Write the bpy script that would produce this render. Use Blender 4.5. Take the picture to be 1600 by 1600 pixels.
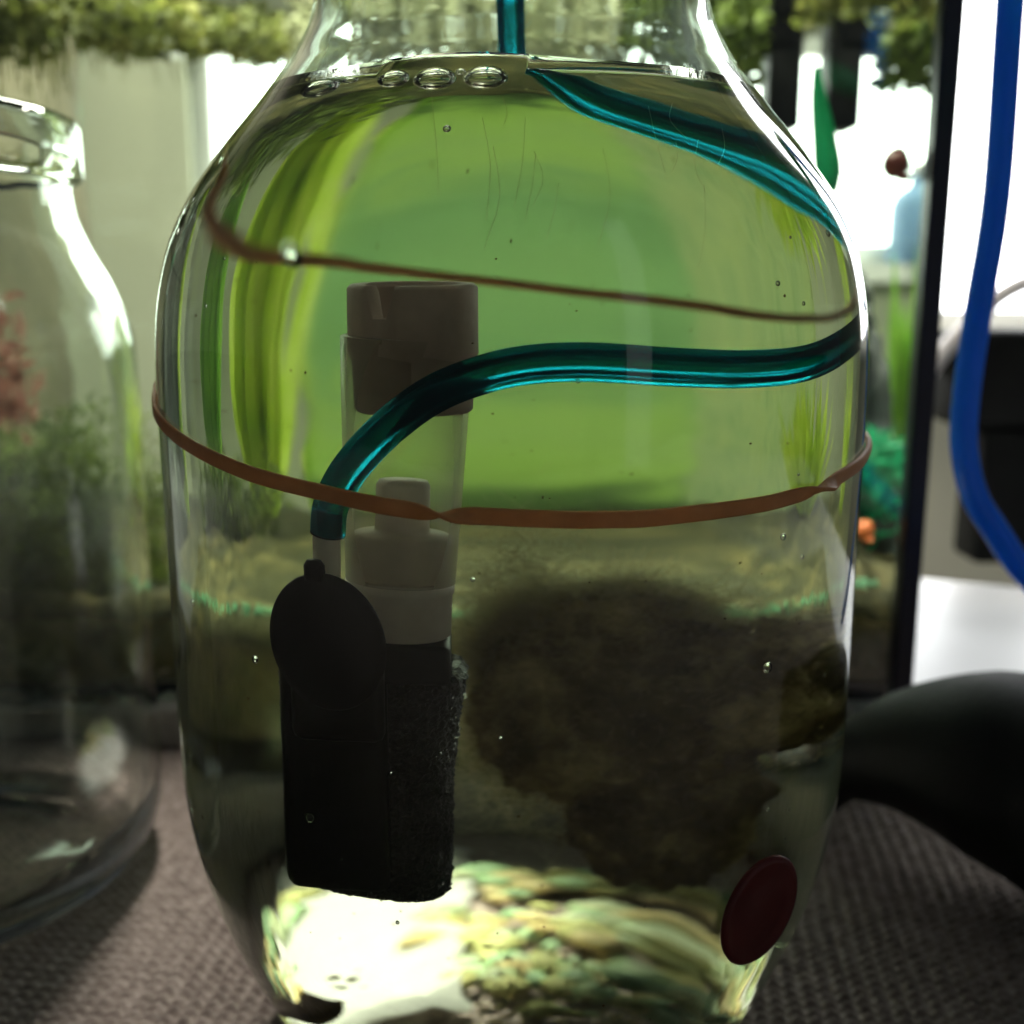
import bpy, bmesh, math, random
import numpy as np
from mathutils import Vector, Matrix, noise as mnoise

random.seed(7); rng = np.random.default_rng(7)
for o in list(bpy.data.objects): bpy.data.objects.remove(o)
sc = bpy.context.scene
col = sc.collection
S = 0.01                                   # everything below is written in centimetres
PI = math.pi

# ------------------------------------------------------------------ camera
CAMZ = 18.1
cd = bpy.data.cameras.new('camera'); cam = bpy.data.objects.new('camera', cd); col.objects.link(cam)
cam.location = (0, 0, CAMZ*S); cam.rotation_euler = (math.radians(90-11.5), 0, 0)
cd.sensor_width = 36; cd.lens = 36*1700/1600; cd.clip_start = 0.005; cd.clip_end = 50
cd.dof.use_dof = True; cd.dof.focus_distance = 0.19; cd.dof.aperture_fstop = 13
sc.camera = cam

# ------------------------------------------------------------------ world, exposure, render
w = bpy.data.worlds.new('World'); sc.world = w; w.use_nodes = True
w.node_tree.nodes['Background'].inputs[0].default_value = (0.80, 0.88, 1.0, 1)
w.node_tree.nodes['Background'].inputs[1].default_value = 0.045
sc.view_settings.view_transform = 'Standard'; sc.view_settings.look = 'None'
sc.view_settings.exposure = 0.25; sc.view_settings.gamma = 1.0
cy = sc.cycles
cy.max_bounces = 26; cy.diffuse_bounces = 4; cy.glossy_bounces = 12; cy.transmission_bounces = 26
cy.transparent_max_bounces = 40
cy.caustics_reflective = True; cy.caustics_refractive = True; cy.blur_glossy = 0.3
cy.sample_clamp_indirect = 6.0
cy.use_denoising = True
try:
    cy.denoiser = 'OPENIMAGEDENOISE'; cy.denoising_input_passes = 'RGB_ALBEDO_NORMAL'
except Exception: pass

# ------------------------------------------------------------------ lights: the aquarium lamp and added helper lights
def area(name, loc, size, sy, power, color, rot):
    l = bpy.data.lights.new(name, 'AREA'); l.shape = 'RECTANGLE'; l.size = size*S; l.size_y = sy*S
    l.energy = power; l.color = color
    o = bpy.data.objects.new(name, l); col.objects.link(o)
    o.location = Vector(loc)*S; o.rotation_euler = rot
    return o
# the lamp strip of the aquarium, above the water
def spot(name, loc, aim, power, deg, blend, color, radius):
    l = bpy.data.lights.new(name, 'SPOT'); l.energy = power; l.spot_size = math.radians(deg); l.spot_blend = blend; l.color = color; l.shadow_soft_size = radius*S
    o = bpy.data.objects.new(name, l); col.objects.link(o); o.location = Vector(loc)*S
    o.rotation_euler = (Vector(aim)-Vector(loc)).to_track_quat('-Z', 'Y').to_euler(); return o
# added spot without a fixture, brightening the patch behind the jar base
spot('fill_spot', (-2.6, 41.0, 26), (-2.5, 34.3, 0), 70.0, 17.5, 1.0, (1.0, 0.98, 0.90), 1.0)
# added light strip behind the viewer, for the pale streak on the jar
area('streak_strip', (62, -62, 40), 14, 150, 0.28, (0.92, 0.95, 1.0), (math.radians(90), 0, math.radians(40)))
# a second added spot brightens the cloth between the two jars
spot('fill_spot', (-11.0, 40.8, 37), (-11.5, 30.0, 0), 4.5, 38, 1.0, (1.0, 0.96, 0.88), 1.5)
LAMP_W = 4.5
area('aquarium_lamp', (-4.5, 55, 42), 34, 10, LAMP_W, (1.0, 0.97, 0.86), (0, 0, 0))
WINDOW_E = 7.0
# added fill light that brightens the beige wall, from above on the left
cl = area('wall_fill', (-55, 88, 150), 40, 40, 6.0, (1.0, 0.94, 0.84), (Vector((-18, 120, 50))-Vector((-55, 88, 150))).to_track_quat('-Z', 'Y').to_euler())
cl.data.spread = math.radians(62)          # narrow spread keeps the fill on the wall

# ------------------------------------------------------------------ materials
def mat(name):
    m = bpy.data.materials.new(name); m.use_nodes = True
    nt = m.node_tree; nt.nodes.clear()
    out = nt.nodes.new('ShaderNodeOutputMaterial')
    return m, nt, out
def N(nt, t, **k):
    n = nt.nodes.new(t)
    for a, b in k.items():
        if a.startswith('i_'): n.inputs[a[2:].replace('_', ' ')].default_value = b
        else: setattr(n, a, b)
    return n
def noise_ramp(nt, scale, stops, detail=6, rough=0.6, vec=None, dist=0.0, stretch=None):
    tc = N(nt, 'ShaderNodeTexCoord'); no = N(nt, 'ShaderNodeTexNoise')
    no.inputs['Scale'].default_value = scale; no.inputs['Detail'].default_value = detail
    no.inputs['Roughness'].default_value = rough; no.inputs['Distortion'].default_value = dist
    if stretch:
        mp = N(nt, 'ShaderNodeMapping'); mp.inputs['Scale'].default_value = stretch
        nt.links.new(tc.outputs['Object'], mp.inputs[0]); nt.links.new(mp.outputs[0], no.inputs['Vector'])
    else: nt.links.new(tc.outputs['Object'], no.inputs['Vector'])
    r = N(nt, 'ShaderNodeValToRGB'); el = r.color_ramp.elements
    while len(el) < len(stops): el.new(0.5)
    for e, (p, c) in zip(el, stops): e.position = p; e.color = (*c, 1)
    nt.links.new(no.outputs['Fac'], r.inputs[0])
    return r, no
def principled(name, stops, scale=60, rough=0.6, bump=0.0, bscale=None, trans=0.0, spec=0.4, stretch=None, detail=6, dist=0.0, sheen=0, transl=0.0):
    m, nt, out = mat(name)
    p = N(nt, 'ShaderNodeBsdfPrincipled'); p.inputs['Roughness'].default_value = rough
    p.inputs['Specular IOR Level'].default_value = spec
    if sheen: p.inputs['Sheen Weight'].default_value = sheen
    r, no = noise_ramp(nt, scale, stops, stretch=stretch, detail=detail, dist=dist)
    nt.links.new(r.outputs[0], p.inputs['Base Color'])
    if trans: p.inputs['Transmission Weight'].default_value = trans
    if bump:
        b = N(nt, 'ShaderNodeBump'); b.inputs['Strength'].default_value = bump; b.inputs['Distance'].default_value = 0.002
        n2 = no
        if bscale:
            tc = N(nt, 'ShaderNodeTexCoord'); n2 = N(nt, 'ShaderNodeTexNoise'); n2.inputs['Scale'].default_value = bscale; n2.inputs['Detail'].default_value = 5
            nt.links.new(tc.outputs['Object'], n2.inputs['Vector'])
        nt.links.new(n2.outputs['Fac'], b.inputs['Height']); nt.links.new(b.outputs[0], p.inputs['Normal'])
    surf = p.outputs[0]
    if transl:
        t = N(nt, 'ShaderNodeBsdfTranslucent'); nt.links.new(r.outputs[0], t.inputs[0])
        mx = N(nt, 'ShaderNodeMixShader'); mx.inputs[0].default_value = transl
        nt.links.new(surf, mx.inputs[1]); nt.links.new(t.outputs[0], mx.inputs[2]); surf = mx.outputs[0]
    nt.links.new(surf, out.inputs['Surface'])
    return m
def glass(name, color, ior, rough=0.0, bump=0.0, bscale=40, bdist=0.002, stretch=(1, 1, 1)):
    m, nt, out = mat(name)
    g = N(nt, 'ShaderNodeBsdfGlass'); g.inputs['Color'].default_value = (*color, 1)
    g.inputs['IOR'].default_value = ior; g.inputs['Roughness'].default_value = rough
    if bump:
        tc = N(nt, 'ShaderNodeTexCoord'); no = N(nt, 'ShaderNodeTexNoise'); no.inputs['Scale'].default_value = bscale; no.inputs['Detail'].default_value = 2
        mp = N(nt, 'ShaderNodeMapping'); mp.inputs['Scale'].default_value = stretch
        nt.links.new(tc.outputs['Object'], mp.inputs[0]); nt.links.new(mp.outputs[0], no.inputs['Vector'])
        b = N(nt, 'ShaderNodeBump'); b.inputs['Strength'].default_value = bump; b.inputs['Distance'].default_value = bdist
        nt.links.new(no.outputs['Fac'], b.inputs['Height']); nt.links.new(b.outputs[0], g.inputs['Normal'])
    nt.links.new(g.outputs[0], out.inputs['Surface'])
    return m
def thin(name, color, ior, rough=0.0, dirt=None):
    """a pane that lets light straight through and mirrors by Fresnel"""
    m, nt, out = mat(name)
    t = N(nt, 'ShaderNodeBsdfTransparent'); t.inputs[0].default_value = (*color, 1)
    g = N(nt, 'ShaderNodeBsdfGlossy'); g.inputs['Roughness'].default_value = rough; g.inputs['Color'].default_value = (1, 1, 1, 1)
    f = N(nt, 'ShaderNodeFresnel'); f.inputs[0].default_value = ior
    mx = N(nt, 'ShaderNodeMixShader'); nt.links.new(f.outputs[0], mx.inputs[0])
    nt.links.new(t.outputs[0], mx.inputs[1]); nt.links.new(g.outputs[0], mx.inputs[2])
    s = mx.outputs[0]
    if dirt:
        c, sc_, lo, hi, amt = dirt
        r, no = noise_ramp(nt, sc_, [(lo, (0, 0, 0)), (hi, (amt, amt, amt))])
        d = N(nt, 'ShaderNodeBsdfDiffuse'); d.inputs[0].default_value = (*c, 1)
        tl = N(nt, 'ShaderNodeBsdfTranslucent'); tl.inputs[0].default_value = (*c, 1)
        m3 = N(nt, 'ShaderNodeMixShader'); m3.inputs[0].default_value = .5
        nt.links.new(d.outputs[0], m3.inputs[1]); nt.links.new(tl.outputs[0], m3.inputs[2])
        m2 = N(nt, 'ShaderNodeMixShader'); nt.links.new(r.outputs[0], m2.inputs[0])
        nt.links.new(s, m2.inputs[1]); nt.links.new(m3.outputs[0], m2.inputs[2]); s = m2.outputs[0]
    nt.links.new(s, out.inputs['Surface'])
    return m
def emit(name, color, e):
    m, nt, out = mat(name)
    em = N(nt, 'ShaderNodeEmission'); em.inputs[0].default_value = (*color, 1); em.inputs[1].default_value = e
    nt.links.new(em.outputs[0], out.inputs['Surface'])
    return m

TURBID = 1.25
M = {}
M['jar_glass'] = glass('jar glass', (0.985, 1.0, 0.985), 1.5, bump=0.10, bscale=26, bdist=0.002)
M['jar_glass2'] = glass('spare jar glass', (0.98, 0.995, 0.975), 1.5, bump=0.15, bscale=40, bdist=0.002)
M['water_side'] = glass('water against glass', (0.95, 0.98, 0.89), 1.333/1.5)
M['water_top'] = glass('water surface', (1, 1, 1), 1.333, bump=0.05, bscale=60, bdist=0.001)
for k_ in ('water_side', 'water_top'):     # fine suspended algae in the jar water
    nt_ = M[k_].node_tree; pv = nt_.nodes.new('ShaderNodeVolumePrincipled')
    pv.inputs['Color'].default_value = (0.80, 0.90, 0.50, 1); pv.inputs['Density'].default_value = TURBID; pv.inputs['Anisotropy'].default_value = 0.55
    nt_.links.new(pv.outputs[0], nt_.nodes['Material Output'].inputs['Volume'])
M['bubble'] = glass('air bubble', (1, 1, 1), 1/1.333)
def milky(name, c, f):
    m, nt, out = mat(name); t = N(nt, 'ShaderNodeBsdfTransparent'); t.inputs[0].default_value = (.97, .97, .95, 1)
    p = N(nt, 'ShaderNodeBsdfPrincipled'); p.inputs['Base Color'].default_value = (*c, 1); p.inputs['Roughness'].default_value = .25
    tl = N(nt, 'ShaderNodeBsdfTranslucent'); tl.inputs[0].default_value = (*c, 1); a = N(nt, 'ShaderNodeMixShader'); a.inputs[0].default_value = .6
    nt.links.new(p.outputs[0], a.inputs[1]); nt.links.new(tl.outputs[0], a.inputs[2])
    lw = N(nt, 'ShaderNodeLayerWeight'); lw.inputs[0].default_value = .25
    mr = N(nt, 'ShaderNodeMapRange'); mr.inputs[3].default_value = f; mr.inputs[4].default_value = .75; nt.links.new(lw.outputs['Facing'], mr.inputs[0])
    mx = N(nt, 'ShaderNodeMixShader'); nt.links.new(mr.outputs[0], mx.inputs[0]); nt.links.new(t.outputs[0], mx.inputs[1]); nt.links.new(a.outputs[0], mx.inputs[2])
    nt.links.new(mx.outputs[0], out.inputs['Surface']); return m
M['clear_plastic'] = milky('clear plastic in water', (.82, .76, .66), .07)
M['hose_out'] = glass('teal hose', (0.055, 0.37, 0.45), 1.45/1.333, rough=0.18)
M['hose_in'] = glass('teal hose bore', (0.62, 0.90, 0.92), 1/1.45, rough=0.18)
M['hose_air'] = glass('teal hose above water', (0.08, 0.48, 0.56), 1.45, rough=0.08)
M['rubber'] = principled('tan rubber', [(0.3, (0.58, 0.29, 0.11)), (0.7, (0.70, 0.38, 0.16))], 120, 0.55, bump=0.15, bscale=900, transl=0.4)
M['black_plastic'] = principled('black plastic', [(0.3, (0.002, 0.002, 0.002)), (0.7, (0.004, 0.004, 0.004))], 80, 0.45, spec=.15)
M['black_rubber'] = principled('black rubber', [(0.3, (0.002, 0.002, 0.002)), (0.7, (0.004, 0.004, 0.004))], 80, 0.6, spec=.1)
M['sponge'] = principled('black sponge', [(0.3, (0.002, 0.002, 0.002)), (0.7, (0.006, 0.006, 0.005))], 500, 0.4, spec=.25, bump=1.0, bscale=900)
M['white_plastic'] = principled('white plastic', [(0.35, (0.68, 0.58, 0.54)), (0.7, (0.84, 0.75, 0.71))], 90, 0.4, transl=0.4)
M['grey_plug'] = principled('grey plug', [(0.35, (0.50, 0.38, 0.31)), (0.7, (0.68, 0.54, 0.45))], 90, 0.55, transl=0.35)
M['moss_core'] = principled('brown moss', [(0.25, (0.035, 0.024, 0.009)), (0.48, (0.19, 0.135, 0.05)), (0.66, (0.66, 0.52, 0.23))], 60, 0.9, bump=1.0, bscale=300)
M['moss_fibre'] = principled('pale moss fibre', [(0.3, (0.36, 0.28, 0.11)), (0.7, (0.78, 0.66, 0.34))], 90, 0.8, transl=0.5)
M['moss_fluff'] = principled('pale fluff', [(0.3, (0.50, 0.43, 0.24)), (0.7, (0.78, 0.72, 0.48))], 60, 0.9, transl=0.55)
M['moss_fibre_dark'] = principled('dark moss fibre', [(0.3, (0.05, 0.035, 0.012)), (0.7, (0.26, 0.18, 0.06))], 90, 0.8, transl=0.4)
M['red'] = principled('dark red plastic', [(0.3, (0.06, 0.003, 0.003)), (0.7, (0.10, 0.005, 0.004))], 60, 0.4)
M['sediment'] = principled('yellow sediment', [(0.25, (0.22, 0.15, 0.05)), (0.45, (0.55, 0.46, 0.22)), (0.75, (0.75, 0.68, 0.42))], 160, 0.9, bump=0.6, bscale=400, transl=0.3)
M['patch_sheet'] = principled('white patch sheet', [(0.3, (0.72, 0.72, 0.66)), (0.7, (0.82, 0.82, 0.78))], 80, 0.9, bump=.4, bscale=500, transl=.2)
M['pebble'] = principled('pale green stone', [(0.3, (0.07, 0.12, 0.055)), (0.48, (0.20, 0.32, 0.16)), (0.6, (0.66, 0.72, 0.46))], 170, 0.5, bump=.5, bscale=300)
M['olive'] = principled('olive stone', [(0.3, (0.10, 0.11, 0.035)), (0.55, (0.26, 0.26, 0.09)), (0.75, (0.55, 0.52, 0.22))], 90, 0.7, bump=.6, bscale=300)
M['flake'] = principled('brown flake', [(0.3, (0.10, 0.06, 0.015)), (0.7, (0.22, 0.14, 0.04))], 200, 0.7, transl=0.4)
M['knit'] = principled('knitted cloth', [(0.25, (0.12, 0.088, 0.074)), (0.5, (0.26, 0.205, 0.175)), (0.8, (0.46, 0.38, 0.335))], 260, 0.95, bump=0.5, bscale=1500, sheen=0.3)
M['table'] = principled('white table', [(0.3, (0.72, 0.72, 0.71)), (0.7, (0.80, 0.80, 0.79))], 6, 0.35)
M['wall'] = principled('beige wall', [(0.3, (0.50, 0.49, 0.38)), (0.7, (0.58, 0.57, 0.45))], 3, 0.85)
M['frame'] = principled('window frame', [(0.3, (0.75, 0.75, 0.73)), (0.7, (0.8, 0.8, 0.78))], 5, 0.4)
M['pane_light'] = emit('daylight through window', (0.97, 0.99, 1.0), WINDOW_E)
M['pane'] = thin('tank glass', (0.96, 0.985, 0.965), 1.45)
M['green_edge'] = principled('green glass edge', [(0.3, (0.10, 0.42, 0.22)), (0.7, (0.16, 0.55, 0.30))], 20, 0.25, transl=0.5)
M['tank_water'] = thin('aquarium water', (0.95, 0.98, 0.92), 1.333)
M['trim'] = principled('black silicone', [(0.3, (0.005, 0.006, 0.014)), (0.7, (0.009, 0.010, 0.022))], 40, 0.4)
M['mat'] = principled('grey foam', [(0.3, (0.20, 0.19, 0.17)), (0.7, (0.28, 0.27, 0.24))], 300, 0.95, bump=0.6, bscale=700)
M['soil'] = principled('dark soil', [(0.25, (0.010, 0.011, 0.004)), (0.5, (0.036, 0.034, 0.013)), (0.8, (0.16, 0.125, 0.05))], 70, 0.95, bump=1.0, bscale=260)
M['mint'] = principled('pale green gravel', [(0.3, (0.10, 0.34, 0.20)), (0.7, (0.24, 0.55, 0.36))], 90, 0.8, transl=.3)
M['detritus'] = principled('brown detritus', [(0.3, (0.06, 0.045, 0.018)), (0.48, (0.20, 0.155, 0.065)), (0.6, (0.34, 0.27, 0.12)), (0.75, (0.12, 0.10, 0.04))], 55, 0.95, bump=1.0, bscale=260)
M['stone_pale'] = principled('pale stone', [(0.3, (0.26, 0.21, 0.11)), (0.7, (0.50, 0.43, 0.27))], 60, 0.85, bump=.5)
M['stone_dark'] = principled('dark stone', [(0.3, (0.012, 0.016, 0.015)), (0.7, (0.06, 0.075, 0.075))], 40, 0.6, bump=.5)
M['leaf_bright'] = principled('bright plant', [(0.3, (0.48, 0.64, 0.06)), (0.5, (0.68, 0.78, 0.12)), (0.72, (0.92, 0.92, 0.34))], 30, 0.5, transl=0.75)
M['leaf_mid'] = principled('mid green plant', [(0.3, (0.16, 0.36, 0.04)), (0.7, (0.40, 0.66, 0.10))], 30, 0.5, transl=0.5)
M['leaf_dark'] = principled('dark moss green', [(0.3, (0.018, 0.040, 0.006)), (0.7, (0.17, 0.22, 0.035))], 60, 0.7, transl=0.4)
M['leaf_emerald'] = principled('emerald plastic', [(0.3, (0.0, 0.22, 0.09)), (0.7, (0.02, 0.42, 0.20))], 14, 0.4, transl=0.5)
M['leaf_float'] = principled('olive floating plant', [(0.25, (0.03, 0.040, 0.008)), (0.5, (0.10, 0.115, 0.025)), (0.8, (0.28, 0.25, 0.08))], 50, 0.7, transl=0.5)
M['leaf_grey'] = principled('grey olive floating plant', [(0.25, (0.09, 0.095, 0.05)), (0.5, (0.24, 0.25, 0.15)), (0.8, (0.52, 0.50, 0.36))], 50, 0.6, transl=0.4)
M['leaf_red'] = principled('reddish plant', [(0.3, (0.22, 0.07, 0.06)), (0.7, (0.42, 0.20, 0.16))], 50, 0.6, transl=0.4)
def backing():
    m, nt, out = mat('algae film')
    L = nt.links.new
    tc = N(nt, 'ShaderNodeTexCoord'); sp = N(nt, 'ShaderNodeSeparateXYZ'); L(tc.outputs['Object'], sp.inputs[0])
    def nz(scale, detail, dist):
        mp = N(nt, 'ShaderNodeMapping'); mp.inputs['Scale'].default_value = scale; L(tc.outputs['Object'], mp.inputs[0])
        no = N(nt, 'ShaderNodeTexNoise'); no.inputs['Scale'].default_value = 1.0; no.inputs['Detail'].default_value = detail; no.inputs['Distortion'].default_value = dist
        L(mp.outputs[0], no.inputs['Vector']); return no.outputs['Fac']
    def math_(op, a, b, c=None):
        n = N(nt, 'ShaderNodeMath', operation=op)
        for i, v in enumerate((a, b, c)):
            if v is None: continue
            if isinstance(v, (int, float)): n.inputs[i].default_value = v
            else: L(v, n.inputs[i])
        return n.outputs[0]
    def ramp(v, st):
        r = N(nt, 'ShaderNodeValToRGB'); el = r.color_ramp.elements
        while len(el) < len(st): el.new(.5)
        for e, (p, c) in zip(el, st): e.position = p; e.color = (*c, 1)
        L(v, r.inputs[0]); return r.outputs[0]
    n1 = nz((60, 60, 45), 5, 1.2); n2 = nz((260, 260, 90), 4, 2.0)
    ma = N(nt, 'ShaderNodeMapRange'); ma.inputs[1].default_value = .05; ma.inputs[2].default_value = .23; L(sp.outputs[2], ma.inputs[0])
    h = math_('ADD', math_('MULTIPLY_ADD', n1, .42, -.21), math_('ADD', math_('MULTIPLY_ADD', n2, .24, -.12), ma.outputs[0]))
    green = ramp(h, [(.0, (.22, .28, .16)), (.08, (.34, .44, .24)), (.17, (.66, .78, .36)), (.34, (.64, .74, .42)), (.45, (.48, .62, .42)), (.56, (.54, .68, .45)), (.70, (.64, .74, .47)), (.88, (.48, .61, .42)), (1.0, (.62, .74, .40))])
    beige = ramp(math_('MULTIPLY_ADD', n2, .7, math_('MULTIPLY', n1, .3)), [(.30, (.42, .56, .36)), (.44, (.60, .66, .48)), (.54, (.74, .76, .54)), (.64, (.62, .66, .42)), (.75, (.86, .80, .52))])
    xw = math_('ADD', sp.outputs[0], math_('MULTIPLY_ADD', n1, .016, -.008))
    mr = N(nt, 'ShaderNodeMapRange'); mr.inputs[1].default_value = -.0155; mr.inputs[2].default_value = -.011; mr.interpolation_type = 'SMOOTHSTEP'; L(xw, mr.inputs[0])
    mx = N(nt, 'ShaderNodeMix', data_type='RGBA'); L(mr.outputs[0], mx.inputs[0]); L(beige, mx.inputs[6]); L(green, mx.inputs[7])
    n3 = nz((170, 170, 9), 4, .6)
    yel = ramp(n3, [(.30, (.30, .52, .12)), (.42, (.58, .74, .22)), (.52, (.88, .90, .42)), (.60, (.94, .93, .55)), (.72, (.50, .70, .22))])
    mr2 = N(nt, 'ShaderNodeMapRange'); mr2.inputs[1].default_value = .016; mr2.inputs[2].default_value = .020; mr2.interpolation_type = 'SMOOTHSTEP'; L(xw, mr2.inputs[0])
    mx2 = N(nt, 'ShaderNodeMix', data_type='RGBA'); L(mr2.outputs[0], mx2.inputs[0]); L(mx.outputs[2], mx2.inputs[6]); L(yel, mx2.inputs[7])
    c = mx2.outputs[2]
    d = N(nt, 'ShaderNodeBsdfDiffuse'); t = N(nt, 'ShaderNodeBsdfTranslucent'); ms = N(nt, 'ShaderNodeMixShader'); ms.inputs[0].default_value = .75
    L(c, d.inputs[0]); L(c, t.inputs[0]); L(d.outputs[0], ms.inputs[1]); L(t.outputs[0], ms.inputs[2])
    L(ms.outputs[0], out.inputs['Surface']); return m
M['backing'] = backing()
M['bottle_blue'] = principled('pale blue plastic', [(0.3, (0.20, 0.34, 0.50)), (0.7, (0.32, 0.46, 0.62))], 20, 0.4, transl=.4)
M['film'] = principled('beige film', [(0.3, (0.30, 0.27, 0.18)), (0.7, (0.42, 0.38, 0.27))], 18, 0.8, transl=.5)
M['snail'] = principled('red brown shell', [(0.3, (0.05, 0.008, 0.005)), (0.7, (0.11, 0.018, 0.010))], 80, 0.4)
M['orange'] = principled('orange shell', [(0.3, (0.40, 0.08, 0.02)), (0.7, (0.6, 0.16, 0.05))], 80, 0.4)
M['blue_hose'] = principled('blue hose', [(0.3, (0.02, 0.22, 0.75)), (0.7, (0.035, 0.30, 0.85))], 20, 0.25, transl=0.35)
M['white_cable'] = principled('white cable', [(0.3, (0.6, 0.56, 0.54)), (0.7, (0.66, 0.62, 0.6))], 20, 0.4)
M['black_case'] = principled('black case', [(0.3, (0.003, 0.003, 0.003)), (0.7, (0.006, 0.007, 0.006))], 40, 0.6, bump=.2, bscale=800, spec=.15)

# ------------------------------------------------------------------ mesh helpers
def link(name, me, m=None, parent=None):
    o = bpy.data.objects.new(name, me); col.objects.link(o)
    for mm in (m if isinstance(m, (list, tuple)) else [m]):
        if mm and len(me.materials) < (len(m) if isinstance(m, (list, tuple)) else 1): me.materials.append(M[mm])
    if parent is not None: o.parent = parent
    return o
def mesh(name, vs, fs, m, parent=None, smooth=True, idx=None, loc=(0, 0, 0), rot=(0, 0, 0)):
    me = bpy.data.meshes.new(name)
    me.from_pydata([tuple(np.asarray(v)*S) for v in vs] if not isinstance(vs, np.ndarray) else (vs*S).tolist(), [], fs if isinstance(fs, list) else fs.tolist())
    if smooth: me.polygons.foreach_set('use_smooth', [True]*len(me.polygons))
    if idx is not None: me.polygons.foreach_set('material_index', idx)
    me.update()
    o = link(name, me, m, parent)
    o.location = Vector(loc)*S; o.rotation_euler = rot
    return o
def tag(o, label=None, cat=None, group=None, kind=None):
    if label: o['label'] = label
    if cat: o['category'] = cat
    if group: o['group'] = group
    if kind: o['kind'] = kind
    return o
def empty(name, loc, label, cat, group=None, rz=0):
    o = bpy.data.objects.new(name, None); col.objects.link(o); o.empty_display_size = 0.01
    o.location = Vector(loc)*S; o.rotation_euler = (0, 0, rz)
    return tag(o, label, cat, group)
def lathe(prof, seg=96, close_axis=True):
    """prof: list of (r, z); r==0 makes a pole"""
    vs, fs, rows = [], [], []
    for r, z in prof:
        if r < 1e-6: rows.append([len(vs)]); vs.append((0, 0, z))
        else:
            rows.append(list(range(len(vs), len(vs)+seg)))
            for k in range(seg):
                a = 2*PI*k/seg; vs.append((r*math.cos(a), r*math.sin(a), z))
    for A, B in zip(rows, rows[1:]):
        for k in range(seg):
            k2 = (k+1) % seg
            if len(A) == 1 and len(B) == 1: continue
            if len(A) == 1: fs.append((A[0], B[k2], B[k]))
            elif len(B) == 1: fs.append((A[k], A[k2], B[0]))
            else: fs.append((A[k], A[k2], B[k2], B[k]))
    return vs, fs
def smoothp(pts, n=6):
    """Catmull-Rom through points"""
    P = [np.array(p, float) for p in pts]; P = [2*P[0]-P[1]]+P+[2*P[-1]-P[-2]]
    out = []
    for i in range(1, len(P)-2):
        for t in np.linspace(0, 1, n, endpoint=False):
            a, b, c, d = P[i-1], P[i], P[i+1], P[i+2]
            out.append(.5*((2*b)+(-a+c)*t+(2*a-5*b+4*c-d)*t*t+(-a+3*b-3*c+d)*t**3))
    out.append(P[-2]); return out
def tube(path, rad, seg=16, cap=True, flip=False):
    """sweep a circle; rad number or list"""
    P = [np.array(p, float) for p in path]; n = len(P)
    R = [rad]*n if not hasattr(rad, '__len__') else rad
    vs, fs = [], []
    t0 = P[1]-P[0]; t0 /= np.linalg.norm(t0)
    u = np.cross(t0, [0.31, 0.2, 0.93]); u /= np.linalg.norm(u)
    for i in range(n):
        t = P[min(i+1, n-1)]-P[max(i-1, 0)]; t /= np.linalg.norm(t)
        u = u-t*(u@t); u /= np.linalg.norm(u); v = np.cross(t, u)
        for k in range(seg):
            a = 2*PI*k/seg; vs.append(P[i]+R[i]*(math.cos(a)*u+math.sin(a)*v))
    for i in range(n-1):
        for k in range(seg):
            k2 = (k+1) % seg
            f = (i*seg+k, i*seg+k2, (i+1)*seg+k2, (i+1)*seg+k); fs.append(f[::-1] if flip else f)
    if cap:
        fs.append(tuple(range(seg))[::-1] if not flip else tuple(range(seg)))
        e = tuple((n-1)*seg+k for k in range(seg)); fs.append(e if not flip else e[::-1])
    return vs, fs
def boxm(c, s, bev=0.0, seg=2):
    bm = bmesh.new(); bmesh.ops.create_cube(bm, size=1)
    for v in bm.verts: v.co = Vector((v.co.x*s[0]+c[0], v.co.y*s[1]+c[1], v.co.z*s[2]+c[2]))
    if bev: bmesh.ops.bevel(bm, geom=bm.edges[:], offset=bev, segments=seg, profile=.5, affect='EDGES')
    bm.verts.index_update()
    vs = [tuple(v.co) for v in bm.verts]; fs = [tuple(v.index for v in f.verts) for f in bm.faces]
    bm.free(); return vs, fs
def join(*parts):
    vs, fs = [], []
    for v, f in parts:
        b = len(vs); vs += [tuple(x) for x in v]; fs += [tuple(i+b for i in q) for q in f]
    return vs, fs
def ico(sub, r=1.0):
    bm = bmesh.new(); bmesh.ops.create_icosphere(bm, subdivisions=sub, radius=r)
    vs = np.array([v.co[:] for v in bm.verts]); fs = [tuple(v.index for v in f.verts) for f in bm.faces]
    bm.free(); return vs, fs
def fbm(p, o=4):
    return mnoise.fractal(Vector(p), 1.0, 2.0, o, noise_basis='PERLIN_ORIGINAL')
def blob(c, rad, sub=3, amp=.25, freq=1.2, seed=0, flat=None):
    vs, fs = ico(sub); out = []
    for v in vs:
        d = 1+amp*fbm(v*freq+seed*7.31)
        p = np.array(v)*np.array(rad)*d+np.array(c)
        if flat is not None: p[2] = max(p[2], flat)
        out.append(p)
    return np.array(out), fs

# ------------------------------------------------------------------ the setting: table, cloth, wall, window
tb = boxm((0, 0, 0), (1, 1, 1))
tv = np.array([(-90, -70, -.35), (110, -70, -.35), (110, 36, -.35), (26.5, 69, -.35), (-90, 110, -.35)])
tvs = np.vstack([tv, tv-np.array([0, 0, 3.0])])
tf = [(0, 1, 2, 3, 4), (9, 8, 7, 6, 5)]+[(i, i+5, (i+1) % 5+5, (i+1) % 5) for i in range(5)]
t = mesh('table', tvs, tf, 'table', smooth=False); tag(t, kind='structure')

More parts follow.
